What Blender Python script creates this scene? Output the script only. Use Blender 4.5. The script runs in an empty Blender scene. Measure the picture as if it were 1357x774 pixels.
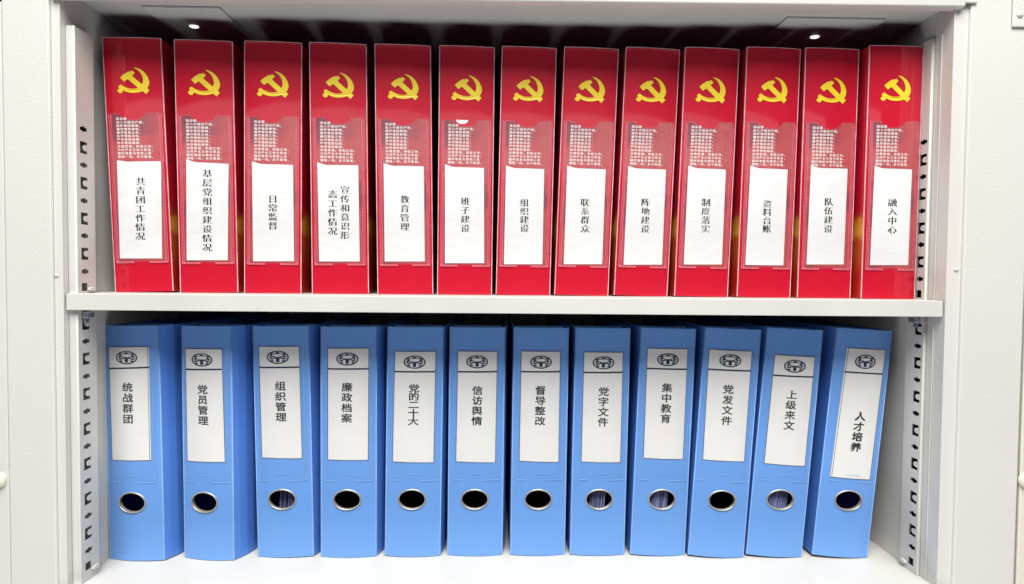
import bpy, math, random
from mathutils import Vector, Matrix
from mathutils.geometry import tessellate_polygon
random.seed(7)
SC = bpy.context.scene
COL = SC.collection
MM = 0.001
EYE = 379.918            # camera height above the cabinet floor, mm

# ------------------------------------------------------------------ camera
cd = bpy.data.cameras.new('camera')
cam = bpy.data.objects.new('camera', cd)
COL.objects.link(cam)
cd.sensor_width = 36.0
cd.lens = 36.0 * 774.0 / 1357.0
cd.clip_start = 0.01
cd.clip_end = 50
cam.matrix_world = (Matrix.Translation((0, 0, EYE * MM))
                    @ Matrix.Rotation(-0.018603, 4, 'Z')
                    @ Matrix.Rotation(math.pi / 2 - 0.029828, 4, 'X')
                    @ Matrix.Rotation(0.009038, 4, 'Z'))
SC.camera = cam

# ------------------------------------------------------------------ light
world = bpy.data.worlds.new('World')
SC.world = world
world.use_nodes = True
bg = world.node_tree.nodes['Background']
bg.inputs[0].default_value = (0.38, 0.32, 1.0, 1)
bg.inputs[1].default_value = 0.03


def area(name, loc, target, sx, sy, power, col):
    ld = bpy.data.lights.new(name, 'AREA')
    ld.shape = 'RECTANGLE'
    ld.size, ld.size_y = sx, sy
    ld.energy = power
    ld.color = col
    o = bpy.data.objects.new(name, ld)
    COL.objects.link(o)
    o.location = loc
    d = Vector(target) - Vector(loc)
    o.rotation_euler = d.to_track_quat('-Z', 'Y').to_euler()
    return o


area('ceiling_light', (0.0, -1.0, 2.5), (0, -0.999, 0), 2.4, 2.0, 176, (1.0, 0.985, 0.95))
area('added_front_fill', (0.0, -2.2, 1.22), (0, 0.75, 1.0), 4.4, 0.36, 7, (0.97, 0.98, 1.0))  # added fill strip behind the camera, gives the gloss on the red spines
# light thrown back up by the bright room floor in front of the cabinet
area('floor_bounce', (0.0, 0.17, -0.85), (0, 0.171, 1.0), 2.2, 0.6, 12, (0.98, 0.98, 1.0))

SC.view_settings.view_transform = 'Standard'
SC.view_settings.look = 'None'
SC.view_settings.exposure = 0.10
SC.view_settings.gamma = 1.0
SC.render.engine = 'CYCLES'
SC.cycles.max_bounces = 8
SC.cycles.diffuse_bounces = 1
SC.cycles.transparent_max_bounces = 16
SC.cycles.use_denoising = True


# ------------------------------------------------------------------ materials
class NB:
    def __init__(s, name):
        s.m = bpy.data.materials.new(name)
        s.m.use_nodes = True
        s.t = s.m.node_tree
        s.b = s.t.nodes['Principled BSDF']

    def n(s, typ, **kw):
        nd = s.t.nodes.new(typ)
        for k, v in kw.items():
            setattr(nd, k, v)
        return nd

    def l(s, a, b):
        s.t.links.new(a, b)

    def noise(s, scale, detail=3, rough=0.5, stretch=None):
        tc = s.n('ShaderNodeTexCoord')
        nz = s.n('ShaderNodeTexNoise')
        nz.inputs['Scale'].default_value = scale
        nz.inputs['Detail'].default_value = detail
        nz.inputs['Roughness'].default_value = rough
        src = tc.outputs['Object']
        if stretch:
            mp = s.n('ShaderNodeMapping')
            mp.inputs['Scale'].default_value = stretch
            s.l(src, mp.inputs['Vector'])
            src = mp.outputs['Vector']
        s.l(src, nz.inputs['Vector'])
        return nz.outputs['Fac']

    def ramp(s, fac, stops):
        r = s.n('ShaderNodeValToRGB')
        e = r.color_ramp.elements
        while len(e) < len(stops):
            e.new(0.5)
        for i, (p, c) in enumerate(stops):
            e[i].position = p
            e[i].color = (*c, 1)
        s.l(fac, r.inputs['Fac'])
        return r.outputs['Color']

    def bump(s, fac, strength, dist):
        bp = s.n('ShaderNodeBump')
        bp.inputs['Strength'].default_value = strength
        bp.inputs['Distance'].default_value = dist
        s.l(fac, bp.inputs['Height'])
        s.l(bp.outputs['Normal'], s.b.inputs['Normal'])


def vary(col, f):
    return tuple(min(1, c * f) for c in col)


def mat(name, col, rough=0.5, metal=0.0, spread=0.04, scale=30, bump=None, coat=0.0, spec=0.5):
    k = NB(name)
    c = k.ramp(k.noise(scale), [(0.3, vary(col, 1 - spread)), (0.7, vary(col, 1 + spread))])
    k.l(c, k.b.inputs['Base Color'])
    k.b.inputs['Roughness'].default_value = rough
    k.b.inputs['Metallic'].default_value = metal
    k.b.inputs['Coat Weight'].default_value = coat
    k.b.inputs['Coat Roughness'].default_value = 0.12
    k.b.inputs['Specular IOR Level'].default_value = spec
    if bump:
        k.bump(k.noise(bump[0], 2), bump[1], bump[2])
    return k.m


M = {}
M['paint'] = mat('white_powder_coat', (0.74, 0.725, 0.675), 0.42, spread=0.02, scale=5, bump=(380, 0.4, 0.0006))
M['paint_in'] = mat('white_cabinet_paint', (0.70, 0.69, 0.645), 0.38, spread=0.035, scale=12, bump=(500, 0.12, 0.0004))
M['warm'] = mat('cream_door_edge', (0.80, 0.76, 0.64), 0.45, spread=0.02, scale=8)
M['bumper'] = mat('cream_rubber', (0.82, 0.78, 0.62), 0.4, spread=0.02)
M['nickel'] = mat('nickel', (0.58, 0.56, 0.51), 0.36, 0.6, spread=0.06, scale=200)
M['zinc'] = mat('zinc_clip', (0.60, 0.62, 0.66), 0.35, 0.8, spread=0.08, scale=120)
M['glow'] = None
M['emblem'] = mat('yellow_print', (0.97, 0.73, 0.035), 0.3, spread=0.03, scale=90)
M['white_ink'] = mat('pale_ink', (0.86, 0.78, 0.74), 0.5)
M['ink'] = mat('black_ink', (0.015, 0.015, 0.02), 0.6)
M['slate'] = mat('slate_ink', (0.006, 0.032, 0.065), 0.6)
M['teal'] = mat('grey_teal_ink', (0.05, 0.13, 0.19), 0.6)
M['trim'] = mat('worn_card_edge', (0.88, 0.52, 0.53), 0.5, spread=0.25, scale=60)
M['seam'] = mat('welded_film_red', (0.80, 0.19, 0.25), 0.35, spread=0.12, scale=60)
M['blue_seam'] = mat('welded_film_blue', (0.36, 0.56, 0.88), 0.3, spread=0.10, scale=60)
M['blue_trim'] = mat('blue_rounded_edge', (0.27, 0.47, 0.86), 0.3, spread=0.1, scale=60)
M['lining_black'] = mat('black_lining_and_slot_shade', (0.006, 0.006, 0.012), 0.8)  # file lining; on the post skins its black stands in for shade
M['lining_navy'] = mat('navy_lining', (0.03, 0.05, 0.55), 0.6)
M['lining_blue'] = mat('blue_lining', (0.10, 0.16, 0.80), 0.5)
M['sheet'] = mat('filed_paper', (0.42, 0.48, 0.95), 0.7, spread=0.12, scale=400)

k = NB('glowing_roof_dot')  # white emission put in for the bright spots under the roof
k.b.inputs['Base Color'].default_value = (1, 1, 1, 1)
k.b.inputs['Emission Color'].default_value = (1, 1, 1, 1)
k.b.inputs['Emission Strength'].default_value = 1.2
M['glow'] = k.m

# paper: faint creases
k = NB('label_paper')
c = k.ramp(k.noise(40, 4, 0.6), [(0.3, (0.83, 0.83, 0.83)), (0.7, (0.88, 0.88, 0.875))])
k.l(c, k.b.inputs['Base Color'])
k.b.inputs['Roughness'].default_value = 0.65
k.bump(k.noise(26, 3, 0.5, (1, 1, 2.2)), 0.22, 0.004)
M['paper'] = k.m
k = NB('letterhead_paper')
c = k.ramp(k.noise(22, 4, 0.6), [(0.3, (0.83, 0.82, 0.79)), (0.7, (0.88, 0.87, 0.845))])
k.l(c, k.b.inputs['Base Color'])
k.b.inputs['Roughness'].default_value = 0.6
k.bump(k.noise(20, 3, 0.5, (1, 1, 1.6)), 0.18, 0.004)
M['paper2'] = k.m


def red(name, side):
    k = NB(name)
    c = k.ramp(k.noise(14, 4), [(0.25, (0.52, 0.006, 0.024)), (0.75, (0.62, 0.010, 0.034))])
    if side:
        # printed golden picture low on the side of the box
        tc = k.n('ShaderNodeTexCoord')
        sp = k.n('ShaderNodeSeparateXYZ')
        k.l(tc.outputs['Object'], sp.inputs[0])
        band = k.n('ShaderNodeMapRange')
        band.interpolation_type = 'SMOOTHSTEP'
        band.inputs['From Min'].default_value = 0.115
        band.inputs['From Max'].default_value = 0.100
        k.l(sp.outputs['Z'], band.inputs['Value'])
        nz = k.noise(30, 3, 0.6, (1, 1, 0.8))
        zz = k.n('ShaderNodeMath', operation='MULTIPLY_ADD')
        zz.inputs[1].default_value = 0.035
        k.l(nz, zz.inputs[0])
        k.l(sp.outputs['Z'], zz.inputs[2])
        pic = k.ramp(zz.outputs[0], [(0.045, (0.55, 0.02, 0.01)), (0.075, (0.62, 0.10, 0.02)), (0.092, (0.66, 0.08, 0.02)), (0.100, (0.88, 0.40, 0.05)), (0.112, (0.85, 0.32, 0.04)), (0.122, (0.55, 0.05, 0.02))])
        mx = k.n('ShaderNodeMix', data_type='RGBA')
        k.l(band.outputs['Result'], mx.inputs['Factor'])
        k.l(c, mx.inputs[6])
        k.l(pic, mx.inputs[7])
        c = mx.outputs[2]
    k.l(c, k.b.inputs['Base Color'])
    k.b.inputs['Roughness'].default_value = 0.40
    k.b.inputs['Specular IOR Level'].default_value = 0.2
    k.b.inputs['Coat Weight'].default_value = 0.7
    k.b.inputs['Coat Roughness'].default_value = 0.05
    k.bump(k.noise(11, 3), 0.28, 0.004)
    return k.m


M['red'] = red('red_laminated_card', False)
M['red_side'] = red('red_card_side_print', True)

# printed insert behind the film: dusky red with a paler waving flag
k = NB('printed_insert')
f = k.noise(17, 2, 0.45, (1.0, 1.0, 0.75))
c = k.ramp(f, [(0.36, (0.22, 0.014, 0.036)), (0.47, (0.31, 0.035, 0.055)), (0.51, (0.50, 0.045, 0.055)), (0.66, (0.48, 0.08, 0.08))])
k.l(c, k.b.inputs['Base Color'])
k.b.inputs['Roughness'].default_value = 0.45
M['insert'] = k.m

k = NB('blue_plastic')
c = k.ramp(k.noise(7, 3), [(0.3, (0.150, 0.355, 0.80)), (0.7, (0.172, 0.385, 0.85))])
k.l(c, k.b.inputs['Base Color'])
k.b.inputs['Roughness'].default_value = 0.36
k.b.inputs['Specular IOR Level'].default_value = 0.45
rr = k.ramp(k.noise(45, 5, 0.65, (1, 1, 0.35)), [(0.35, (0.28,) * 3), (0.7, (0.48,) * 3)])
k.l(rr, k.b.inputs['Roughness'])
k.bump(k.noise(160, 3), 0.12, 0.0006)
M['blue'] = k.m
k = NB('blue_plastic_board')
c = k.ramp(k.noise(7, 3), [(0.3, (0.08, 0.24, 0.76)), (0.7, (0.10, 0.28, 0.82))])
k.l(c, k.b.inputs['Base Color'])
k.b.inputs['Roughness'].default_value = 0.36
M['blue_side'] = k.m


def film(name, tint, milk, gloss):
    k = NB(name)
    t = k.t
    out = [n for n in t.nodes if n.type == 'OUTPUT_MATERIAL'][0]
    tr = k.n('ShaderNodeBsdfTransparent')
    gl = k.n('ShaderNodeBsdfGlossy')
    gl.inputs['Roughness'].default_value = 0.12
    df = k.n('ShaderNodeBsdfDiffuse')
    df.inputs['Color'].default_value = (*tint, 1)
    m1 = k.n('ShaderNodeMixShader')
    m1.inputs[0].default_value = milk
    k.l(tr.outputs[0], m1.inputs[1])
    k.l(df.outputs[0], m1.inputs[2])
    bp = k.n('ShaderNodeBump')
    bp.inputs['Strength'].default_value = 0.5
    bp.inputs['Distance'].default_value = 0.003
    k.l(k.noise(22, 3, 0.5), bp.inputs['Height'])
    k.l(bp.outputs[0], gl.inputs['Normal'])
    m2 = k.n('ShaderNodeMixShader')
    m2.inputs[0].default_value = gloss
    k.l(m1.outputs[0], m2.inputs[1])
    k.l(gl.outputs[0], m2.inputs[2])
    k.l(m2.outputs[0], out.inputs['Surface'])
    return k.m


M['film'] = film('clear_pocket_film', (0.9, 0.85, 0.85), 0.035, 0.035)
M['film_blue'] = film('clear_pocket_film_on_blue', (0.6, 0.72, 0.95), 0.010, 0.022)


# ------------------------------------------------------------------ mesh helpers
class MB:
    """collects faces in local mm; fn maps local to metres"""

    def __init__(s, fn=None):
        s.v, s.f = [], []
        s.fn = fn or (lambda p: Vector(p) * MM)

    def add(s, pts, faces):
        o = len(s.v)
        s.v += [s.fn(p) for p in pts]
        s.f += [tuple(i + o for i in q) for q in faces]

    def box(s, a, b):
        x0, y0, z0 = a
        x1, y1, z1 = b
        s.add([(x0, y0, z0), (x1, y0, z0), (x1, y1, z0), (x0, y1, z0), (x0, y0, z1), (x1, y0, z1), (x1, y1, z1), (x0, y1, z1)],
              [(0, 3, 2, 1), (4, 5, 6, 7), (0, 1, 5, 4), (1, 2, 6, 5), (2, 3, 7, 6), (3, 0, 4, 7)])

    def build(s, name, m, parent=None, smooth=False, bevel=0, seg=2):
        me = bpy.data.meshes.new(name)
        org = Vector((0, 0, 0))
        if parent is not None:
            org = parent_origin(parent)
        me.from_pydata([tuple(p - org) for p in s.v], [], s.f)
        me.materials.append(M[m] if isinstance(m, str) else m)
        me.update()
        if smooth:
            me.polygons.foreach_set('use_smooth', [True] * len(me.polygons))
        o = bpy.data.objects.new(name, me)
        COL.objects.link(o)
        if parent is not None:
            o.parent = parent
        if bevel:
            b = o.modifiers.new('bevel', 'BEVEL')
            b.width = bevel * MM
            b.segments = seg
            b.limit_method = 'ANGLE'
            b.angle_limit = math.radians(40)
        return o


def parent_origin(p):
    v = Vector((0, 0, 0))
    while p is not None:
        v += p.location
        p = p.parent
    return v


def thing(name, loc_mm, label, cat, group=None):
    o = bpy.data.objects.new(name, None)
    COL.objects.link(o)
    o.empty_display_size = 0.02
    o.location = Vector(loc_mm) * MM
    o['label'] = label
    o['category'] = cat
    if group:
        o['group'] = group
    return o


def tess(mb, loops, lift):
    """triangulate closed 2-D loops (outer plus holes); lift(u,v) gives the 3-D local point"""
    vl = [[Vector((x, y, 0)) for x, y in lp] for lp in loops]
    tris = tessellate_polygon(vl)
    flat = [p for lp in loops for p in lp]
    mb.add([lift(u, v) for u, v in flat], tris)


# ------------------------------------------------------------------ glyphs
_gl = {}


def glyph(ch, song):
    key = (ch, song)
    if key in _gl:
        return _gl[key]
    cu = bpy.data.curves.new('glyph', 'FONT')
    cu.body = ch
    o = bpy.data.objects.new('glyph', cu)
    COL.objects.link(o)
    dg = bpy.context.evaluated_depsgraph_get()
    dg.update()
    ev = o.evaluated_get(dg)
    c2 = ev.to_curve(dg)
    loops = []
    for sp in c2.splines:
        bp = sp.bezier_points
        n = len(bp)
        lp = []
        for i in range(n):
            a, b = bp[i], bp[(i + 1) % n]
            p0, p1, p2, p3 = a.co, a.handle_right, b.handle_left, b.co
            straight = (a.handle_right_type == 'VECTOR' and b.handle_left_type == 'VECTOR')
            lp.append((p0.x, p0.y))
            if not straight:
                for t in (0.5,):
                    q = p0 * (1 - t) ** 3 + p1 * 3 * t * (1 - t) ** 2 + p2 * 3 * t * t * (1 - t) + p3 * t ** 3
                    lp.append((q.x, q.y))
        out = []
        for p in lp:
            if not out or (abs(p[0] - out[-1][0]) + abs(p[1] - out[-1][1])) > 1e-4:
                out.append(p)
        if len(out) > 2:
            loops.append(out)
    ev.to_curve_clear()
    bpy.data.objects.remove(o)
    if song:
        ax, by = song
        res = []
        for lp in loops:
            n = len(lp)
            new = []
            for i in range(n):
                p, a, b = Vector(lp[i]), Vector(lp[i - 1]), Vector(lp[(i + 1) % n])
                e1, e2 = (p - a).normalized(), (b - p).normalized()
                # outline runs clockwise round the ink or counter-clockwise: the left normal sign is found from 'sgn'
                d = Vector((0, 0))
                for e in (e1, e2):
                    nn = Vector((-e.y, e.x)) * SGN
                    d += Vector((nn.x * ax, -nn.y * by))
                if abs(e1.dot(e2)) > 0.7:
                    d *= 0.5
                new.append((p.x + d.x, p.y + d.y))
            res.append(new)
        loops = res
    _gl[key] = loops
    return loops


def orient_sign():
    global SGN
    SGN = 1
    lp = glyph('一', None)[0]
    A = sum(lp[i - 1][0] * lp[i][1] - lp[i][0] * lp[i - 1][1] for i in range(len(lp)))
    SGN = -1 if A > 0 else 1     # outward normal for outer loops


orient_sign()


_fill = {}


def filled(ch, song, bands):
    """flat faces of one character: trapezoid slices between neighbouring outline heights (non-zero winding)"""
    key = (ch, song, bands)
    if key in _fill:
        return _fill[key]
    ed = []
    for lp in glyph(ch, song):
        for a, b in zip(lp, lp[1:] + lp[:1]):
            if abs(a[1] - b[1]) > 1e-6:
                ed.append((a, b, 1) if a[1] < b[1] else (b, a, -1))
    q = 1.0 / bands
    ys = sorted({round(round(p[1] / q) * q, 5) for e in ed for p in e[:2]})
    if bands >= 60:
        ys = sorted({round(p[1], 3) for e in ed for p in e[:2]})
    V, Fc = [], []
    for y0, y1 in zip(ys, ys[1:]):
        ym = (y0 + y1) / 2
        cr = []
        for a, b, w in ed:
            if a[1] <= ym < b[1]:
                def xa(y):
                    y = min(max(y, a[1]), b[1])
                    return a[0] + (b[0] - a[0]) * (y - a[1]) / (b[1] - a[1])
                cr.append((xa(ym), xa(y0), xa(y1), w))
        cr.sort()
        wn, st = 0, None
        for c in cr:
            was = wn
            wn += c[3]
            if was == 0 and wn != 0:
                st = c
            elif was != 0 and wn == 0:
                o = len(V)
                V += [(st[1], y0), (c[1], y0), (c[2], y1), (st[2], y1)]
                Fc.append((o, o + 1, o + 2, o + 3))
    _fill[key] = (V, Fc)
    return _fill[key]


def put_char(mb, ch, cx, cy, w, h, lift, song=None, bands=60):
    """glyph box (em) drawn w by h mm round (cx,cy); em box of the fallback font: x 0..1, y -0.12..0.88"""
    vs, fs = filled(ch, song, bands)
    mb.add([lift(cx + (x - 0.5) * w, cy + (y - 0.38) * h) for x, y in vs], fs)


# ------------------------------------------------------------------ file frames
def frame(p, W):
    x, y, yaw, L, w = p
    sl = L / 1.315 / 1.315
    return x, y, yaw, L, sl


class Local:
    """local (u across, v up, d back) in mm -> metres; the spine is slightly domed"""

    def __init__(s, p, W, zb, bulge, lift=0.0):
        x, y, yaw, L, w = p
        sl = L / 1.7292
        s.A = Vector((1, yaw, -sl))
        s.U = Vector((L, 0, 1))
        s.N = Vector((-yaw, 1, 0))
        s.c = Vector((x, y, zb + W * abs(sl) / 2 + lift))
        s.W, s.bulge = W, bulge

    def raw(s, u, v, d):
        return (s.c + s.A * u + s.U * v + s.N * d) * MM

    def __call__(s, p):
        return s.raw(*p)

    def d0(s, u):
        t = 2 * u / s.W
        return s.bulge * (max(-0.2, t * t) - 1) if abs(t) <= 1 else 0.0

    def front(s, kk):
        return lambda u, v: (u, v, s.d0(u) - kk)


def sheet(mb, loc, u0, u1, top, bot, kk, n=12):
    fr = loc.front(kk)
    pts, fs = [], []
    for i in range(n + 1):
        u = u0 + (u1 - u0) * i / n
        pts += [fr(u, bot(u) if callable(bot) else bot), fr(u, top(u) if callable(top) else top)]
    for i in range(n):
        fs.append((2 * i, 2 * i + 2, 2 * i + 3, 2 * i + 1))
    mb.add(pts, fs)


def quad(mb, loc, q, kk, n=8, m=1):
    """q = TL, TR, BL, BR in local mm"""
    fr = loc.front(kk)
    pts, fs = [], []
    for j in range(m + 1):
        t = j / m
        for i in range(n + 1):
            s_ = i / n
            a = [q[0][c] * (1 - s_) + q[1][c] * s_ for c in (0, 1)]
            b = [q[2][c] * (1 - s_) + q[3][c] * s_ for c in (0, 1)]
            pts.append(fr(b[0] * (1 - t) + a[0] * t, b[1] * (1 - t) + a[1] * t))
    w = n + 1
    for j in range(m):
        for i in range(n):
            fs.append((j * w + i, j * w + i + 1, (j + 1) * w + i + 1, (j + 1) * w + i))
    mb.add(pts, fs)


def line(mb, loc, a, b, wd, kk, n=6):
    ax, ay = a
    bx, by = b
    L = math.hypot(bx - ax, by - ay)
    nx, ny = -(by - ay) / L * wd / 2, (bx - ax) / L * wd / 2
    quad(mb, loc, [(ax + nx, ay + ny), (bx + nx, by + ny), (ax - nx, ay - ny), (bx - nx, by - ny)], kk, n)


# ------------------------------------------------------------------ cabinet
XL, XR = -515.0, 538.0
CEIL = 709.0
cab = thing('storage_cabinet', (0, 900, 0), 'off white steel storage cabinet with open doors and slotted posts, holding both rows of files', 'cabinet')


def bx(name, a, b, m='paint_in', parent=cab, bevel=0.0, label=None):
    mb = MB()
    mb.box(a, b)
    o = mb.build(name, m, parent, bevel=bevel)
    if label:
        o['label'] = label
    return o


bx('bottom_panel', (XL - 8, 692, -22), (XR + 8, 1112, 0), bevel=1.5)
bx('back_panel', (XL - 8, 1110, 0.2), (XR + 8, 1114, CEIL + 20))
bx('top_panel', (XL - 8, 703, CEIL), (XR + 8, 1109.8, CEIL + 3))
# front rail over the opening: lower edge drops slightly to the left, as on the real sheet metal
mb = MB()
zl, zr = 694.6, 700.6
mb.add([(XL - 8, 689, zl), (XR + 8, 689, zr), (XR + 8, 702.8, zr), (XL - 8, 702.8, zl),
        (XL - 8, 689, 790), (XR + 8, 689, 790), (XR + 8, 702.8, 790), (XL - 8, 702.8, 790)],
       [(0, 3, 2, 1), (4, 5, 6, 7), (0, 1, 5, 4), (1, 2, 6, 5), (2, 3, 7, 6), (3, 0, 4, 7)])
mb.build('top_rail', 'paint_in', cab, bevel=2.2, seg=3)
# two stiffening plates under the top panel, each with an added glowing dot that is no lamp
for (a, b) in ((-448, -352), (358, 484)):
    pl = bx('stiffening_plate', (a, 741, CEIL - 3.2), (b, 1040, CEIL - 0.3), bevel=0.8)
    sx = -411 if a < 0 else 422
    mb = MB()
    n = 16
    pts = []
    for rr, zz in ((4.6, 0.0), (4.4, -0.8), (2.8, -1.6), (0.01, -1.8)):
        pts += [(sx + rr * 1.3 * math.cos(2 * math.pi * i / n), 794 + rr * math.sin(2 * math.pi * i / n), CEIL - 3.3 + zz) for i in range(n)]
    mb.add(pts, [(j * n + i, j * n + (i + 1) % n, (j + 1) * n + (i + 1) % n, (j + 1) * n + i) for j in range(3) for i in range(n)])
    mb.build('glow_dot', 'glow', pl, smooth=True)

C_Z = [148.2, 105.6, 62.9, 20.5, -64.4, -107.1, -150.0, -193.0, -236.0, -279.2, -322.0]
P_Z = [170.4, 127.2, 84.4, 42.2, -1.0, -85.8, -128.6, -171.5, -214.5, -257.5, -300.6, -343.6]
SQ_Z = [-19.5, -362.2]


def side(x, sgn, yf, ztop, xpost, stretch):
    """side wall, hollow behind the slotted post.  sgn=+1: left wall (post stands to +x)"""
    out = x - sgn * 10
    lo, hi = sorted((x, out))
    yb = yf + 32
    bx('side_wall', (lo, 703 if False else 697.5, 0.2), (hi, yf, CEIL - 0.2))
    bx('side_wall', (lo, yb, 0.2), (hi, 1109.8, CEIL - 0.2))
    bx('side_wall', (lo, yf + 0.2, ztop), (hi, yb - 0.2, CEIL - 0.2))
    # unseen skins far behind the slots, black put in for the shade inside
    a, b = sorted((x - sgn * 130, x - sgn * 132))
    bx('post_recess_shade', (a, yf - 4, 0), (b, yb + 4, ztop + 6), 'lining_black')
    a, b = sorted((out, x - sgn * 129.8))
    bx('post_recess_shade', (a, yf - 4, 0), (b, yf - 2, ztop + 6), 'lining_black')
    bx('post_recess_shade', (a, yb + 2, 0), (b, yb + 4, ztop + 6), 'lining_black')
    post = bx('slotted_post', *(tuple(min(p, q) for p, q in zip((x, yf, 0.3), (xpost - sgn * 0.2, yf + 1.6, ztop)) ),
                                tuple(max(p, q) for p, q in zip((x, yf, 0.3), (xpost - sgn * 0.2, yf + 1.6, ztop)))), bevel=0.5)
    a, b = sorted((x, xpost - sgn * 1.0))
    bx('post_flange', (a, yb - 1.4, 0.3), (b, yb, ztop), parent=post)
    bx('post_flange', (a, yf + 1.8, ztop - 1.2), (b, yb - 1.5, ztop), parent=post)
    # rolled bead along the front corner of the post
    mb = MB()
    n = 12
    pts = []
    for z in (0.3, ztop):
        pts += [(xpost - sgn * 1.0 + 1.5 * math.cos(2 * math.pi * i / n), yf + 0.9 + 1.5 * math.sin(2 * math.pi * i / n), z) for i in range(n)]
    mb.add(pts, [(i, (i + 1) % n, n + (i + 1) % n, n + i) for i in range(n)] + [tuple(range(n, 2 * n))])
    mb.build('corner_bead', 'paint_in', post, smooth=True)
    # perforated web
    h0 = yf + (7.6 if sgn > 0 else 4.2)
    loops = [[(yf + 1.2, 0.3), (yb, 0.3), (yb, ztop - 0.2), (yf + 1.2, ztop - 0.2)]]

    def yy(t):   # t from 0 (bar side) to 10 ; the tongue always points away from the bar
        return h0 + t * 1.18 if sgn > 0 else h0 + 11.8 - t * 1.18
    for z in C_Z:
        z = z * stretch + EYE
        loops.append([(yy(a), z + b) for a, b in ((0, 7.2), (10, 7.2), (10, 3.4), (7, 3.6), (5, 2.9), (3.8, 1.4), (3.5, 0), (3.8, -1.4), (5, -2.9), (7, -3.6), (10, -3.4), (10, -7.2), (0, -7.2))])
    for z in P_Z:
        z = z * stretch + EYE
        loops.append([(yy(a), z + b) for a, b in ((0, 2.1), (3.2, 2.2), (4.1, 3.5), (5.9, 3.5), (6.8, 2.2), (10, 2.1), (10, -2.1), (6.8, -2.2), (5.9, -3.5), (4.1, -3.5), (3.2, -2.2), (0, -2.1))])
    for z in SQ_Z:
        z = z * stretch + EYE
        loops.append([(yy(a), z + b) for a, b in ((0, 4.5), (8, 4.5), (8, -5.0), (0, -5.0))])
    mb = MB()
    tess(mb, loops, lambda u, v: (xpost, u, v))
    w = mb.build('perforated_web', 'paint_in', post)
    s = w.modifiers.new('thick', 'SOLIDIFY')
    s.thickness = 0.4 * MM
    s.offset = 0
    return post


postL = side(XL, 1, 705.0, 668.0, -505.0, 1.0)
postR = side(XR, -1, 726.0, 679.0, 534.3, 1.012)
bx('wall_rib', (536.6, 713.5, 0.4), (537.9, 715.5, 679), bevel=0.5)

# pillars, open door leaves lying either side of the opening
bx('pillar', (-525, 696.8, -60), (XL, 706 - 9.0 + 0.3, 790), 'paint', bevel=1.0)
bx('pillar', (XR, 696.8, -60), (555.5, 697.3, 790), 'paint')
def door(a, b, label):
    d = bx('door', (a, 693.5, -60), (b, 709, 790), 'paint', bevel=2.0, label=label)
    return d
dL = door(-579.5, -525.05, 'open left door leaf')
dR = door(555.55, 632.0, 'open right door leaf')
eL = bx('door_edge', (-640, 694.5, -60), (-580.0, 709, 690), 'paint', parent=dL, bevel=1.5)
eR = bx('door_edge', (635.5, 694.5, -60), (700, 709, 640), 'warm', parent=dR, bevel=1.5)
bx('hinge_plate', (-640, 690.5, 694), (-581, 694.2, 790), 'paint', parent=dL, bevel=1.2)
bx('hinge_plate', (604, 690.8, 679), (700, 693.2, 790), 'paint', parent=dR, bevel=1.2)
bx('corner_cap', (540, 690.5, 706), (561, 693.3, 790), 'paint', parent=dR, bevel=2.5)


def dome(name, x, y, z, r, h, m, parent, ex=1.3):
    mb = MB()
    n, k_ = 20, 6
    pts = []
    for j in range(k_ + 1):
        a = math.pi / 2 * j / k_
        pts += [(x + r * ex * math.cos(a) * math.cos(2 * math.pi * i / n), y - h * math.sin(a), z + r * math.cos(a) * math.sin(2 * math.pi * i / n)) for i in range(n)]
    mb.add(pts, [(j * n + i, j * n + (i + 1) % n, (j + 1) * n + (i + 1) % n, (j + 1) * n + i) for j in range(k_) for i in range(n)])
    return mb.build(name, m, parent, smooth=True)


dome('rubber_bumper', -591, 694.3, 132, 9.5, 7, 'bumper', dL, 0.95)
dome('rubber_bumper', 641, 694.3, 135, 9.5, 7, 'bumper', dR, 0.9)
dome('rivet', -522.5, 696.6, 374, 2.0, 1.6, 'paint', cab)
dome('rivet', 550.0, 696.6, 391, 2.4, 1.8, 'paint', cab)
dome('rivet', 612.0, 690.6, 693, 3.0, 2.2, 'paint', dR)

# adjustable shelf between the rows
SH = EYE - 27.1
shelf = thing('cabinet_shelf', (12, 900, SH - 20), 'off white steel shelf that the red box files stand on, above the blue files', 'shelf')
sag = [(-513.5, 0.0), (536.5, 0.0)]
mb = MB()
mb.box((-513.5, 698.6, SH - 19.6), (536.5, 700.2, SH - 0.1))
mb.build('front_hem', 'paint_in', shelf, bevel=0.6)
mb = MB()
mb.box((-513.5, 700.4, SH - 1.4), (536.5, 1105, SH))
mb.build('shelf_board', 'paint_in', shelf)
mb = MB()
mb.box((-513.5, 700.4, SH - 19.6), (536.5, 722, SH - 18.4))
mb.build('hem_return', 'paint_in', shelf)
for x0, sg, yf in ((XL, 1, 705.0), (XR, -1, 726.0)):
    xp = -505.0 if sg > 0 else 534.3
    for zc, up in ((SH - 31, 0), ):
        c_ = thing('shelf_clip', (xp, yf + 12, zc), 'small bare metal shelf clip hooked in the %s post under the shelf' % ('left' if sg > 0 else 'right'), 'clip', 'shelf clips hooked in the slotted posts')
        mb = MB()
        a, b = sorted((xp + sg * 1.2, xp + sg * 7.5))
        mb.box((a, yf + 6, zc + 1), (b, yf + 19, zc + 8.5))
        mb.build('clip_block', 'zinc', c_, bevel=1.2)
        mb = MB()
        a, b = sorted((xp + sg * 1.0, xp + sg * 3.0))
        mb.box((a, yf + 8, zc - 5), (b, yf + 16, zc + 0.8))
        mb.build('clip_tongue', 'zinc', c_, bevel=0.6)
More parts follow.
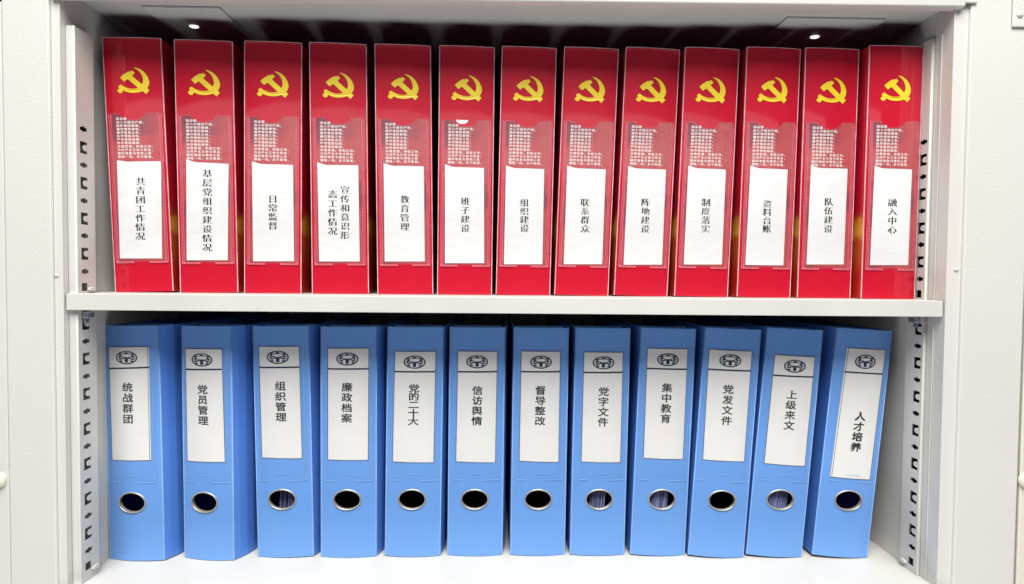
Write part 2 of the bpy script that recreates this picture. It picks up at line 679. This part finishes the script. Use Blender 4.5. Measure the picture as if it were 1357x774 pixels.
for sg, xp, yf, zc, lb in ((1, -505.0, 705.0, SH + 4.5, 'rounded white clip tab above the shelf end by the left post'),
                           (1, -505.0, 705.0, 11.0, 'rounded white clip tab at the foot of the left post'),
                           (-1, 534.3, 726.0, 8.0, 'rounded white clip tab at the foot of the right post')):
    c_ = thing('shelf_clip', (xp, yf + 20, zc), lb, 'clip', 'shelf clips hooked in the slotted posts')
    mb = MB()
    n = 14
    pts = []
    for x_ in (xp + sg * 0.9, xp + sg * 3.4):
        pts += [(x_, yf + 23 + 6.0 * math.cos(2 * math.pi * i / n), zc + 2.8 * math.sin(2 * math.pi * i / n)) for i in range(n)]
    mb.add(pts, [(i, (i + 1) % n, n + (i + 1) % n, n + i) for i in range(n)] + [tuple(range(n)), tuple(range(n, 2 * n))])
    mb.build('clip_tab', 'paint_in', c_, bevel=0.8)

# ------------------------------------------------------------------ red box files
RED_FIT = [
    [-456.4597, 756.0798, 0.0521, -0.0411, 1.0026],
    [-375.8936, 759.4486, 0.0776, -0.0171, 1.0008],
    [-294.7696, 759.8022, 0.0578, 0.0044, 1.0046],
    [-208.2477, 761.5192, 0.086, -0.0108, 1.0049],
    [-124.6122, 763.2275, 0.0761, -0.0145, 1.0022],
    [-47.8111, 764.2457, 0.0547, 0.0041, 0.9999],
    [28.6341, 764.0977, 0.0456, 0.0162, 0.9984],
    [105.1326, 763.9245, 0.0348, 0.0296, 0.9991],
    [182.8818, 762.2187, 0.0519, 0.0348, 0.9993],
    [261.1688, 758.271, 0.0338, 0.0277, 0.9982],
    [341.4393, 753.6573, 0.0337, 0.0202, 0.9965],
    [419.5588, 751.8654, 0.0353, 0.0107, 0.9992],
    [496.3859, 740.5736, 0.0237, 0.0076, 0.9942],
]
BLUE_FIT = [
    [-475.6429, 766.8344, -0.0737, -0.0165, 0.995],
    [-382.992, 769.0061, -0.1216, -0.0068, 0.9821],
    [-284.5863, 775.6035, 0.0036, -0.0203, 0.9915],
    [-201.1986, 775.7293, 0.0106, -0.0008, 0.9906],
    [-116.1656, 777.4048, 0.0105, 0.0093, 0.9954],
    [-32.5357, 779.9364, 0.006, 0.0046, 0.9941],
    [52.3171, 780.6912, 0.0176, 0.0068, 0.9946],
    [133.3178, 780.864, 0.0092, 0.0135, 0.9948],
    [215.517, 779.6868, 0.004, 0.033, 0.9988],
    [293.3414, 774.2622, -0.0368, 0.0573, 1.0012],
    [372.8274, 774.8327, -0.0243, 0.0719, 1.0056],
    [462.1747, 773.188, -0.0235, 0.0849, 1.0026],
]
RED_TXT = ['共青团工作情况', '基层党组织建设情况', '日常监督', '宣传和意识形|态工作情况', '教育管理', '班子建设', '组织建设', '联系群众', '阵地建设', '制度落实', '资料台账', '队伍建设', '融入中心']
RED_LOC = [
    [[-24.6, 165.3], [28.8, 166.2], [-27.3, 42.8], [24.3, 42.1], [3.3, 145.1], [-0.6, 65.7]],
    [[-23.8, 167.1], [27.6, 165.6], [-26.3, 41.5], [24.0, 41.6], [1.9, 157.1], [-0.5, 52.8]],
    [[-25.8, 165.8], [25.3, 165.6], [-24.3, 40.9], [26.8, 41.6], [0.4, 126.0], [0.5, 81.7]],
    [[-27.1, 165.7], [24.1, 166.3], [-26.2, 41.6], [24.8, 41.8], [7.4, 138.8], [6.7, 70.7], [-8.2, 133.0], [-8.8, 75.7]],
    [[-25.8, 166.1], [25.2, 166.1], [-25.9, 42.4], [25.3, 42.5], [0.6, 127.6], [0.1, 82.3]],
    [[-26.9, 165.8], [23.4, 165.6], [-25.7, 40.8], [25.0, 41.5], [-0.5, 126.5], [0.0, 81.4]],
    [[-26.4, 164.9], [23.3, 165.0], [-26.0, 39.7], [24.2, 40.7], [-1.6, 125.1], [-0.5, 82.0]],
    [[-25.7, 165.5], [24.8, 165.3], [-25.0, 40.0], [25.5, 41.4], [-0.7, 126.1], [1.2, 81.9]],
    [[-25.3, 165.4], [24.7, 165.9], [-25.0, 39.9], [26.0, 41.5], [-0.4, 126.7], [0.9, 82.3]],
    [[-25.0, 166.5], [24.6, 166.1], [-25.3, 41.1], [25.2, 42.4], [0.1, 127.2], [1.2, 83.0]],
    [[-25.0, 166.9], [24.2, 166.3], [-26.5, 41.5], [24.0, 41.9], [-1.1, 125.6], [-0.3, 83.6]],
    [[-23.8, 167.9], [25.0, 168.0], [-25.2, 43.1], [24.3, 43.9], [0.9, 129.3], [1.5, 84.5]],
    [[-24.2, 166.4], [24.9, 166.1], [-25.7, 43.0], [24.3, 43.7], [0.4, 128.0], [1.1, 83.4]],
]
BLUE_TXT = ['统战群团', '党员管理', '组织管理', '廉政档案', '党的二十大', '信访舆情', '督导整改', '党字文件', '集中教育', '党发文件', '上级来文', '人才培养']
BLUE_LOC = [
    [[-30.1, 280.7], [24.9, 281.6], [-29.3, 131.7], [24.1, 132.4], [-30.9, 252.3], [25.2, 254.3], [-4.4, 266.9], [-3.9, 234.3], [-4.3, 181.2], [-2.6, 76.8]],
    [[-28.3, 278.8], [23.2, 279.3], [-27.7, 129.8], [25.4, 130.2], [-28.3, 251.2], [22.9, 252.4], [-4.0, 264.4], [-3.4, 231.6], [-3.1, 179.1], [-3.5, 76.7]],
    [[-28.8, 281.7], [24.7, 281.7], [-28.2, 133.5], [25.4, 132.0], [-29.0, 253.8], [24.5, 254.0], [-3.3, 267.3], [-0.7, 235.2], [-0.7, 182.3], [-2.3, 78.0]],
    [[-27.1, 280.1], [27.4, 280.4], [-27.3, 131.0], [26.5, 130.6], [-27.1, 252.6], [27.3, 252.8], [-0.8, 266.0], [-1.1, 234.6], [-1.7, 181.6], [-1.4, 78.0]],
    [[-26.9, 276.0], [27.7, 276.6], [-28.3, 127.8], [27.0, 127.0], [-27.0, 248.8], [27.5, 249.3], [-0.2, 261.9], [-0.5, 232.5], [-0.8, 177.8], [-1.4, 77.8]],
    [[-25.9, 276.8], [27.2, 276.8], [-27.1, 127.6], [26.3, 126.5], [-26.4, 249.0], [27.1, 249.4], [0.1, 262.6], [1.1, 230.1], [0.7, 177.6], [-1.0, 77.1]],
    [[-26.8, 277.2], [26.1, 277.2], [-27.2, 128.6], [26.5, 126.8], [-26.9, 249.4], [26.0, 249.7], [-0.1, 262.5], [-0.1, 230.4], [-0.2, 177.7], [-0.7, 76.9]],
    [[-25.6, 276.1], [27.8, 276.4], [-25.5, 127.3], [28.3, 126.7], [-25.6, 248.6], [27.9, 249.3], [0.9, 262.0], [2.3, 229.1], [2.5, 176.4], [0.3, 76.9]],
    [[-28.2, 281.2], [26.8, 281.7], [-26.5, 132.3], [28.0, 131.6], [-27.9, 253.9], [27.2, 254.0], [-0.1, 266.5], [0.5, 234.5], [0.6, 181.2], [1.6, 77.1]],
    [[-30.7, 279.9], [26.6, 279.7], [-28.2, 130.6], [27.7, 130.5], [-30.3, 252.9], [26.8, 253.2], [-2.1, 265.9], [-2.0, 233.4], [-0.9, 179.6], [1.3, 77.5]],
    [[-25.4, 273.2], [29.3, 272.2], [-26.1, 125.6], [29.5, 124.3], [-25.5, 245.1], [29.4, 245.2], [2.3, 258.7], [1.8, 226.4], [1.8, 173.2], [0.2, 78.0]],
    [[-22.4, 282.7], [29.9, 282.7], [-26.0, 107.6], [28.1, 106.6], [-23.1, 250.3], [29.4, 250.1], [3.1, 265.4], [4.2, 197.8], [2.9, 144.7], [1.4, 77.7]],
]
OATH = ['我志愿', '加入中国共产党，', '拥护党的纲领，', '遵守党的章程，', '履行党员义务，', '执行党的决定，', '严守党的纪律，', '保守党的秘密，', '对党忠诚，积极工作，', '为共产主义奋斗终身，', '随时准备为党和人民', '牺牲一切，永不叛党。']
EMB = [(468,183),(510,180),(560,195),(615,222),(665,262),(710,318),(740,380),(756,440),(752,490),(735,535),(708,575),(750,612),(718,650),(685,686),(640,650),(615,632),(570,650),(500,664),(430,668),(350,660),(285,640),(238,615),(234,640),(215,662),(180,672),(148,660),(125,630),(135,602),(168,588),(150,555),(162,530),(195,510),(218,520),(240,540),(300,568),(370,586),(440,588),(500,583),(535,570),(345,405),(320,412),(275,452),(240,425),(193,375),(260,315),(350,258),(400,255),(435,238),(487,282),(430,335),(440,352),(612,500),(635,455),(640,410),(628,350),(600,290),(560,240),(510,206)]
EMB = [((x / 15.483 - 28.5) * 0.961, 283.0 - (y - 180) / 15.483 * 1.0026) for x, y in EMB]
RH, RW = 320.65, 71.0


def column(mb, loc, s, top, bot, w, h, kk, song=None):
    n = len(s)
    # top/bot are the upper and lower limits of the ink
    y0, y1 = top[1] - h * 0.46, bot[1] + h * 0.46
    fr = loc.front(kk)
    for i, ch in enumerate(s):
        t = i / (n - 1) if n > 1 else 0
        put_char(mb, ch, top[0] + (bot[0] - top[0]) * t, y0 + (y1 - y0) * t, w, h, fr, song)


def red_file(i):
    fit = RED_FIT[i]
    W = RW * fit[4]
    rnd = random.Random(100 + i)
    loc = Local(fit, W, EYE - 27.1, 1.6, 0.15)
    txt = RED_TXT[i]
    say = txt.replace('|', '')
    root = thing('red_box_file', loc.c, RED_LABELS[i] % say, 'box file', 'red box files standing on the upper shelf')
    h = W / 2
    # case
    mb = MB(loc)
    mb.box((-h, 0, 1.0), (h, RH, 240))
    # edge faces wrap back from the front
    mb.build('case', 'red_side', root, bevel=0.8)
    mb = MB(loc)
    sheet(mb, loc, -h, h, RH, 0, 0.0, 20)
    n = 20
    fr = loc.front(0)
    for vv in (0, RH):
        pts = []
        for j in range(n + 1):
            u = -h + 2 * h * j / n
            pts += [fr(u, vv), (u, vv, 0.9)]
        mb.add(pts, [(2 * j, 2 * j + 1, 2 * j + 3, 2 * j + 2) for j in range(n)])
    sp = mb.build('spine_panel', 'red', root, smooth=False)
    sp.data.polygons.foreach_set('use_smooth', [True] * len(sp.data.polygons))
    # worn pale edges, a raised fold line
    mb = MB(loc)
    for sgn in (-1, 1):
        u0, u1 = sorted((sgn * (h - 0.75), sgn * (h + 0.12)))
        mb.box((u0, 0.4, -0.35), (u1, RH - 0.2, 0.95))
    pts = []
    for j in range(n + 1):
        u = -h + 2 * h * j / n
        d = loc.d0(u)
        pts += [(u, RH - 0.5, d - 0.15), (u, RH + 0.25, d - 0.15), (u, RH + 0.25, 1.2)]
    mb.add(pts, [(3 * j, 3 * j + 3, 3 * j + 4, 3 * j + 1) for j in range(n)] + [(3 * j + 1, 3 * j + 4, 3 * j + 5, 3 * j + 2) for j in range(n)])
    mb.build('edge_trim', 'trim', root)
    # emblem
    mb = MB(loc)
    tess(mb, [EMB], loc.front(0.35))
    mb.build('emblem', 'emblem', root)

    # printed insert with a thumb notch in its top edge
    nc, nr = -1.8 + rnd.uniform(-1.5, 1.5), 15.5

    def notch(u, v):
        t = (u - nc) / nr
        return v - (8.5 * math.sqrt(1 - t * t) if abs(t) < 1 else 0)
    mb = MB(loc)
    sheet(mb, loc, -29, 29.5, lambda u: notch(u, 225.5 + 0.02 * u), 39.5, 0.30, 56)
    ins = mb.build('printed_insert', 'insert', root)
    mb = MB(loc)
    fr = loc.front(0.42)
    for r_, ln in enumerate(OATH):
        for c_, ch in enumerate(ln):
            put_char(mb, ch, -21.3 + c_ * 4.62, 218.9 - r_ * 4.33, 3.95, 3.35, fr, (0.03, -0.03), 18)
    mb.build('printed_text', 'white_ink', ins)
    if i == 5:
        mb = MB(loc)
        sheet(mb, loc, -13.5, 2.5, 226.0, lambda u: 226 - 5.2 * math.sqrt(max(0.0, 1 - ((u + 5.5) / 8.0) ** 2)), 0.2, 24)
        mb.build('paper_scrap', 'paper', root)
    # name slip, its top-left corner torn a little higher
    L = RED_LOC[i]
    tl, tr, bl, br = [list(p) for p in L[:4]]
    mb = MB(loc)
    n, m = 16, 6
    frp = loc.front(0.62)
    pts = []
    for j in range(m + 1):
        t = j / m
        for q in range(n + 1):
            s_ = q / n
            u = (bl[0] * (1 - s_) + br[0] * s_) * (1 - t) + (tl[0] * (1 - s_) + tr[0] * s_) * t
            vt = tl[1] * (1 - s_) + tr[1] * s_ + (3.2 if i else -0.5) * max(0, 1 - s_ * 4.5) + rnd.uniform(-0.12, 0.12) - 0.5
            if i == 0:
                vt += 2.8 * max(0, 1 - abs(s_ - 0.02) * 5)
            vb = bl[1] * (1 - s_) + br[1] * s_
            pts.append(frp(u, vb * (1 - t) + vt * t))
    w_ = n + 1
    mb.add(pts, [(j * w_ + q, j * w_ + q + 1, (j + 1) * w_ + q + 1, (j + 1) * w_ + q) for j in range(m) for q in range(n)])
    slip = mb.build('paper_slip', 'paper', root)
    mb = MB(loc)
    parts = txt.split('|')
    song = (0.036, 0.016)
    column(mb, loc, parts[0], L[4], L[5], 12.0, 11.0, 0.72, song)
    if len(parts) > 1:
        column(mb, loc, parts[1], L[6], L[7], 12.0, 11.0, 0.72, song)
    mb.build('slip_text', 'ink', slip)
    # clear film and its weld
    mb = MB(loc)
    sheet(mb, loc, -31.2, 31.6, lambda u: notch(u, 226.3 + 0.02 * u), 37.8, 1.05, 60)
    fl = mb.build('pocket_film', 'film', root)
    mb = MB(loc)
    z = 38.5
    while z < 224:
        for a, b in ((-31.4, -28.6), (29.2, 32.0)):
            line(mb, loc, ((a + b) / 2 - 0.9, z), ((a + b) / 2 + 0.9, z), 0.75, 1.25, 1)
        z += 1.75
    for a in (-31.7, -28.5, 29.1, 32.2):
        line(mb, loc, (a, 37.5), (a, 225.5), 0.5, 1.25, 1)
    for a, b in ((-31.5, -9.0), (9.6, 31.8)):
        u = a
        while u < b - 0.5:
            line(mb, loc, (u, 38.2), (u + 1.1, 38.2), 2.0, 1.27, 1)
            u += 1.9
        line(mb, loc, (a, 36.9), (b, 36.9), 0.5, 1.27, 4)
    mb.build('weld_seam', 'seam', fl)
    return root


RED_LABELS = [
    'red box file with white slip reading %s, leaning left beside the left post',
    'red box file with white slip reading %s in one long column',
    'red box file with white slip reading %s, very upright',
    'red box file with white slip reading %s in two columns',
    'red box file with white slip reading %s, right of the two-column slip',
    'red box file with white slip reading %s and a white scrap in its thumb notch',
    'red box file with white slip reading %s, middle of the row',
    'red box file with white slip reading %s, leaning slightly right',
    'red box file with white slip reading %s, leaning right',
    'red box file with white slip reading %s, over the blue file of early education papers',
    'red box file with white slip reading %s, third from the right post',
    'red box file with white slip reading %s, second from the right post',
    'red box file with white slip reading %s, beside the right post',
]
RED_LABELS[9] = 'red box file with white slip reading %s, fourth from the right post'
for i in range(13):
    red_file(i)

# ------------------------------------------------------------------ blue lever arch files
BH = 308.4
FLARE = [11, 11, 8, 8, 5, 4, 4, 3, 3, 3, 3, 2]
LINING = ['navy', 'navy', 'navy', 'black', 'black', 'black', 'black', 'navy', 'navy', 'black', 'navy', 'blue']
PAPERS = {2: (-12, 12, 9, 0.5), 7: (-13, 7, 15, 1.0), 8: (-13, 9, 18, 1.0), 9: (-17, -10, 5, 0.5), 10: (-16, 14, 22, 1.0)}


def blue_file(i):
    fit = list(BLUE_FIT[i])
    W = 74.0 * fit[4]
    if i == 1:
        W = 68.5
    rnd = random.Random(300 + i)
    loc = Local(fit, W, 0.0, 4.0, 0.6)
    L = BLUE_LOC[i]
    root = thing('blue_lever_arch_file', loc.c, BLUE_LABELS[i] % BLUE_TXT[i], 'lever arch file', 'blue lever arch files standing on the cabinet floor')
    h = W / 2
    fl_ = FLARE[i]
    # side boards and back, open top; the right board swells outward behind the spine
    mb = MB(loc)

    def board(sg, flare):
        prof = [(0, 0), (8, flare * 0.38), (18, flare * 0.78), (30, flare), (120, flare * 0.9), (284, flare * 0.3)]
        pts = []
        for d, o in prof:
            uo = sg * (h + o)
            ui = uo - sg * 2.4
            pts += [(uo, 0, d), (uo, BH, d), (ui, BH, d), (ui, 0, d)]
        fs = []
        for j in range(len(prof) - 1):
            a, b = 4 * j, 4 * j + 4
            for q in range(4):
                r2 = (q + 1) % 4
                fs.append((a + q, a + r2, b + r2, b + q))
        fs += [(0, 1, 2, 3), tuple(4 * (len(prof) - 1) + q for q in (3, 2, 1, 0))]
        mb.add(pts, fs)
    board(-1, 1.0)
    board(1, fl_)
    mb.build('side_boards', 'blue_side', root, smooth=False)
    # spine with the finger hole
    ru, rv = L[9][0], L[9][1]
    a_, b_ = 18.0, 13.3
    mb = MB(loc)
    v0, v1 = rv - 24, rv + 24

    def both(fn):
        for kk in (0.0, -2.2):
            fn(kk)
    both(lambda kk: sheet(mb, loc, -h, h, v0, 0, kk, 24))
    both(lambda kk: sheet(mb, loc, -h, h, BH, v1, kk, 24))
    N = 48
    corners = [(h, v0), (h, v1), (-h, v1), (-h, v0)]

    def rectpt(t):
        cx, cz = math.cos(t), math.sin(t)
        best = 1e9
        for (lim, cc, o) in ((h - ru, cx, 0), (-(h + ru), cx, 0)):
            if cc * lim > 1e-9:
                best = min(best, lim / cc)
        for lim in (v1 - rv, v0 - rv):
            if cz * lim > 1e-9:
                best = min(best, lim / cz)
        return ru + cx * best, rv + cz * best
    angs = sorted([2 * math.pi * j / N for j in range(N)] + [math.atan2(z - rv, x - ru) % (2 * math.pi) for x, z in corners])
    na = len(angs)
    K = 5
    for kk in (0.0, -2.2):
        frk = loc.front(kk)
        pts = []
        for g in range(K + 1):
            s_ = g / K
            for t in angs:
                e = (ru + a_ * math.cos(t), rv + b_ * math.sin(t))
                # same direction point on the rectangle
                r_ = rectpt(t)
                pts.append(frk(e[0] * (1 - s_) + r_[0] * s_, e[1] * (1 - s_) + r_[1] * s_))
        mb.add(pts, [(g * na + j, g * na + (j + 1) % na, (g + 1) * na + (j + 1) % na, (g + 1) * na + j) for g in range(K) for j in range(na)])
    # top and bottom thickness of the spine
    n = 24
    for vv in (0, BH):
        pts = []
        for j in range(n + 1):
            u = -h + 2 * h * j / n
            pts += [loc.front(0)(u, vv), loc.front(-2.2)(u, vv)]
        mb.add(pts, [(2 * j, 2 * j + 1, 2 * j + 3, 2 * j + 2) for j in range(n)])
    sp = mb.build('spine_panel', 'blue', root, smooth=True)
    # rounded hinge edges
    mb = MB(loc)
    for sg in (-1, 1):
        n = 10
        pts = []
        for v_ in (0.3, BH):
            pts += [(sg * (h - 0.3) + 0.9 * math.cos(2 * math.pi * j / n), v_, 0.5 + 0.9 * math.sin(2 * math.pi * j / n)) for j in range(n)]
        mb.add(pts, [(j, (j + 1) % n, n + (j + 1) % n, n + j) for j in range(n)] + [tuple(range(n, 2 * n))])
    mb.build('hinge_edge', 'blue_trim', root, smooth=True)
    # inner panel behind the top of the spine
    mb = MB(loc)
    mb.box((-h + 3, BH - 70, 34), (h - 3, BH - 0.5, 36))
    mb.build('inner_panel', 'blue', root)
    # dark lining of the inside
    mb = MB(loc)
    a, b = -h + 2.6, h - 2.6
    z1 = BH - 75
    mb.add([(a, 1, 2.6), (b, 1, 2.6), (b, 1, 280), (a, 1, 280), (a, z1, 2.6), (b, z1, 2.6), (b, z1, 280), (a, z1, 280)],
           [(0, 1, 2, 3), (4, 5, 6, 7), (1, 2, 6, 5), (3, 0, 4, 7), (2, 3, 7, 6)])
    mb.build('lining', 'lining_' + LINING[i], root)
    if i in PAPERS:
        u0, u1, cnt, _ = PAPERS[i]
        mb = MB(loc)
        for q in range(cnt):
            u = u0 + (u1 - u0) * (q + rnd.uniform(-0.3, 0.3)) / cnt + ru
            th = rnd.uniform(0.25, 0.8)
            d = 6 + rnd.uniform(0, 5) + (4 if _ < 1 else 0)
            tl_ = rnd.uniform(0.05, 0.10)
            o = len(mb.v)
            mb.add([(u, rv - 40, d), (u + th, rv - 40, d), (u + th, rv - 40, d + 200), (u, rv - 40, d + 200),
                    (u + 80 * tl_, rv + 40, d), (u + 80 * tl_ + th, rv + 40, d), (u + 80 * tl_ + th, rv + 40, d + 200), (u + 80 * tl_, rv + 40, d + 200)],
                   [(0, 3, 2, 1), (4, 5, 6, 7), (0, 1, 5, 4), (1, 2, 6, 5), (2, 3, 7, 6), (3, 0, 4, 7)])
        pp = mb.build('paper_sheets', 'sheet', root)
        pp['kind'] = 'stuff'
    # finger ring
    mb = MB(loc)
    n, k_ = 48, 10
    pts = []
    prof = [(1.05 * math.cos(2 * math.pi * j / k_), 0.9 * math.sin(2 * math.pi * j / k_)) for j in range(k_)]
    for q in range(n):
        t = 2 * math.pi * q / n
        for pr, pd in prof:
            u = ru + (a_ + pr) * math.cos(t)
            v_ = rv + (b_ + pr) * math.sin(t)
            pts.append((u, v_, loc.d0(u) - 0.5 + pd))
    mb.add(pts, [(q * k_ + j, q * k_ + (j + 1) % k_, ((q + 1) % n) * k_ + (j + 1) % k_, ((q + 1) % n) * k_ + j) for q in range(n) for j in range(k_)])
    # inner collar
    pts = []
    for q in range(n):
        t = 2 * math.pi * q / n
        u, v_ = ru + (a_ - 0.6) * math.cos(t), rv + (b_ - 0.6) * math.sin(t)
        pts += [(u, v_, loc.d0(u) - 0.3), (u, v_, loc.d0(u) + 4.0)]
    mb.add(pts, [(2 * q, 2 * ((q + 1) % n), 2 * ((q + 1) % n) + 1, 2 * q + 1) for q in range(n)])
    mb.build('finger_ring', 'nickel', root, smooth=True)
    # label card
    q = L[:4]
    mb = MB(loc)
    quad(mb, loc, q, 0.45, 12, 4)
    card = mb.build('label_card', 'paper2', root)
    mb = MB(loc)
    tl, tr, bl, br = q
    il = 1.9 if i == 11 else 0.35
    ir = 1.6 if i == 0 else 0.35
    line(mb, loc, (tl[0] + il, tl[1] - 0.3), (bl[0] + il, bl[1] + 0.3), 0.62, 0.55, 1)
    line(mb, loc, (tr[0] - ir, tr[1] - 0.3), (br[0] - ir, br[1] + 0.3), 0.62, 0.55, 1)
    line(mb, loc, (tl[0], tl[1] - 0.35), (tr[0], tr[1] - 0.35), 0.5, 0.55)
    line(mb, loc, (bl[0], bl[1] + 0.35), (br[0], br[1] + 0.35), 0.5, 0.55)
    mb.build('border_line', 'slate', card)
    mb = MB(loc)
    line(mb, loc, (L[4][0] + 0.5, L[4][1]), (L[5][0] - 0.5, L[5][1]), 2.1, 0.57)
    mb.build('divider_line', 'slate', card)
    # round gate-like logo
    cx, cy = L[6]
    sx, sy = (14.0, 9.6) if i == 11 else (14.6, 8.7)
    frl = loc.front(0.58)
    mb = MB(loc)
    n = 40
    o1 = [(cx + sx * math.cos(2 * math.pi * j / n), cy + sy * math.sin(2 * math.pi * j / n)) for j in range(n)]
    o2 = [(cx + (sx - 2.0) * math.cos(2 * math.pi * j / n), cy + (sy - 1.55) * math.sin(2 * math.pi * j / n)) for j in range(n)]
    tess(mb, [o1, o2], frl)

    def poly(ps):
        tess(mb, [[(cx + x * sx, cy + y * sy) for x, y in ps]], frl)
    poly([(0, 0.86), (-0.26, 0.58), (-0.72, 0.60), (-0.72, 0.40), (0.72, 0.40), (0.72, 0.60), (0.26, 0.58)])
    poly([(-0.66, 0.28), (-0.80, 0.0), (-0.62, -0.06), (-0.50, 0.08), (0.50, 0.08), (0.62, -0.06), (0.80, 0.0), (0.66, 0.28)])
    poly([(-0.15, 0.07), (-0.15, -0.72), (0.15, -0.72), (0.15, 0.07)])
    poly([(-0.34, 0.07), (-0.34, -0.12), (-0.16, -0.20), (-0.16, 0.07)])
    poly([(0.34, 0.07), (0.16, 0.07), (0.16, -0.20), (0.34, -0.12)])
    for sg in (-1, 1):
        poly([(sg * 0.30, 0.02), (sg * 0.44, -0.08), (sg * 0.74, -0.12), (sg * 0.70, -0.34), (sg * 0.42, -0.28), (sg * 0.20, -0.10)])
        poly([(sg * 0.50, -0.30), (sg * 0.70, -0.62), (sg * 0.32, -0.64)])
    mb.build('logo', 'slate', card)
    mb = MB(loc)
    fr2 = loc.front(0.57)
    tess(mb, [[(cx + x * sx, cy + y * sy) for x, y in ((-0.66, 0.42), (0.66, 0.42), (0.66, 0.20), (-0.66, 0.20))]], fr2)
    mb.build('logo_band', 'teal', card)
    # lettering
    mb = MB(loc)
    five = len(BLUE_TXT[i]) == 5
    hh = 11.6 if five else 12.6
    song = (0.038, -0.032) if i == 11 else (0.024, -0.018)
    column(mb, loc, BLUE_TXT[i], L[7], L[8], 14.6, hh, 0.6, song)
    mb.build('card_text', 'ink', card)
    # clear pocket with welded edges
    pl_, pr_ = min(tl[0], bl[0]) - 2.2, min(h - 2.0, max(tr[0], br[0]) + 6.0)
    ptop, pbot = max(tl[1], tr[1]) + 1.5, 103.6
    mb = MB(loc)
    sheet(mb, loc, pl_, pr_, ptop, pbot, 1.1, 20)
    pk = mb.build('pocket_film', 'film_blue', root)
    mb = MB(loc)
    z = pbot
    while z < ptop:
        line(mb, loc, (pr_ - 2.6, z), (pr_ - 1.2, z), 0.7, 1.25, 1)
        line(mb, loc, (pl_ + 0.2, z), (pl_ + 1.0, z), 0.7, 1.25, 1)
        z += 2.0
    for a, b in ((pl_, pl_ + 12), (pr_ - 24, pr_ - 0.5)):
        u = a
        while u < b:
            line(mb, loc, (u, pbot), (u + 1.2, pbot), 0.9, 1.25, 1)
            u += 1.7
    mid = (pl_ + pr_) / 2
    for j in range(8):
        t0, t1 = math.pi * (0.2 + 0.075 * j), math.pi * (0.2 + 0.075 * (j + 1))
        line(mb, loc, (mid + 12 * math.cos(t0), 108 + 5 * math.sin(t0)), (mid + 12 * math.cos(t1), 108 + 5 * math.sin(t1)), 0.45, 1.25, 1)
    mb.build('weld_seam', 'blue_seam', pk)
    return root


BLUE_LABELS = [
    'blue lever arch file with card reading %s, beside the left post',
    'blue lever arch file with card reading %s and a dark ring, second from the left',
    'blue lever arch file with card reading %s and streaks of dark paper in its ring',
    'blue lever arch file with card reading %s, standing upright, fourth from the left post',
    'blue lever arch file with card reading %s, five characters closely spaced',
    'blue lever arch file with card reading %s, black finger hole',
    'blue lever arch file with card reading %s, middle of the row, black finger hole',
    'blue lever arch file with card reading %s and bluish papers in its ring',
    'blue lever arch file with card reading %s and pale papers in its ring',
    'blue lever arch file with card reading %s, mostly dark ring, leaning right',
    'blue lever arch file with card reading %s, leaning right, ring full of papers',
    'blue lever arch file with card reading %s, low lettering, leaning right at the end',
]
for i in range(12):
    blue_file(i)
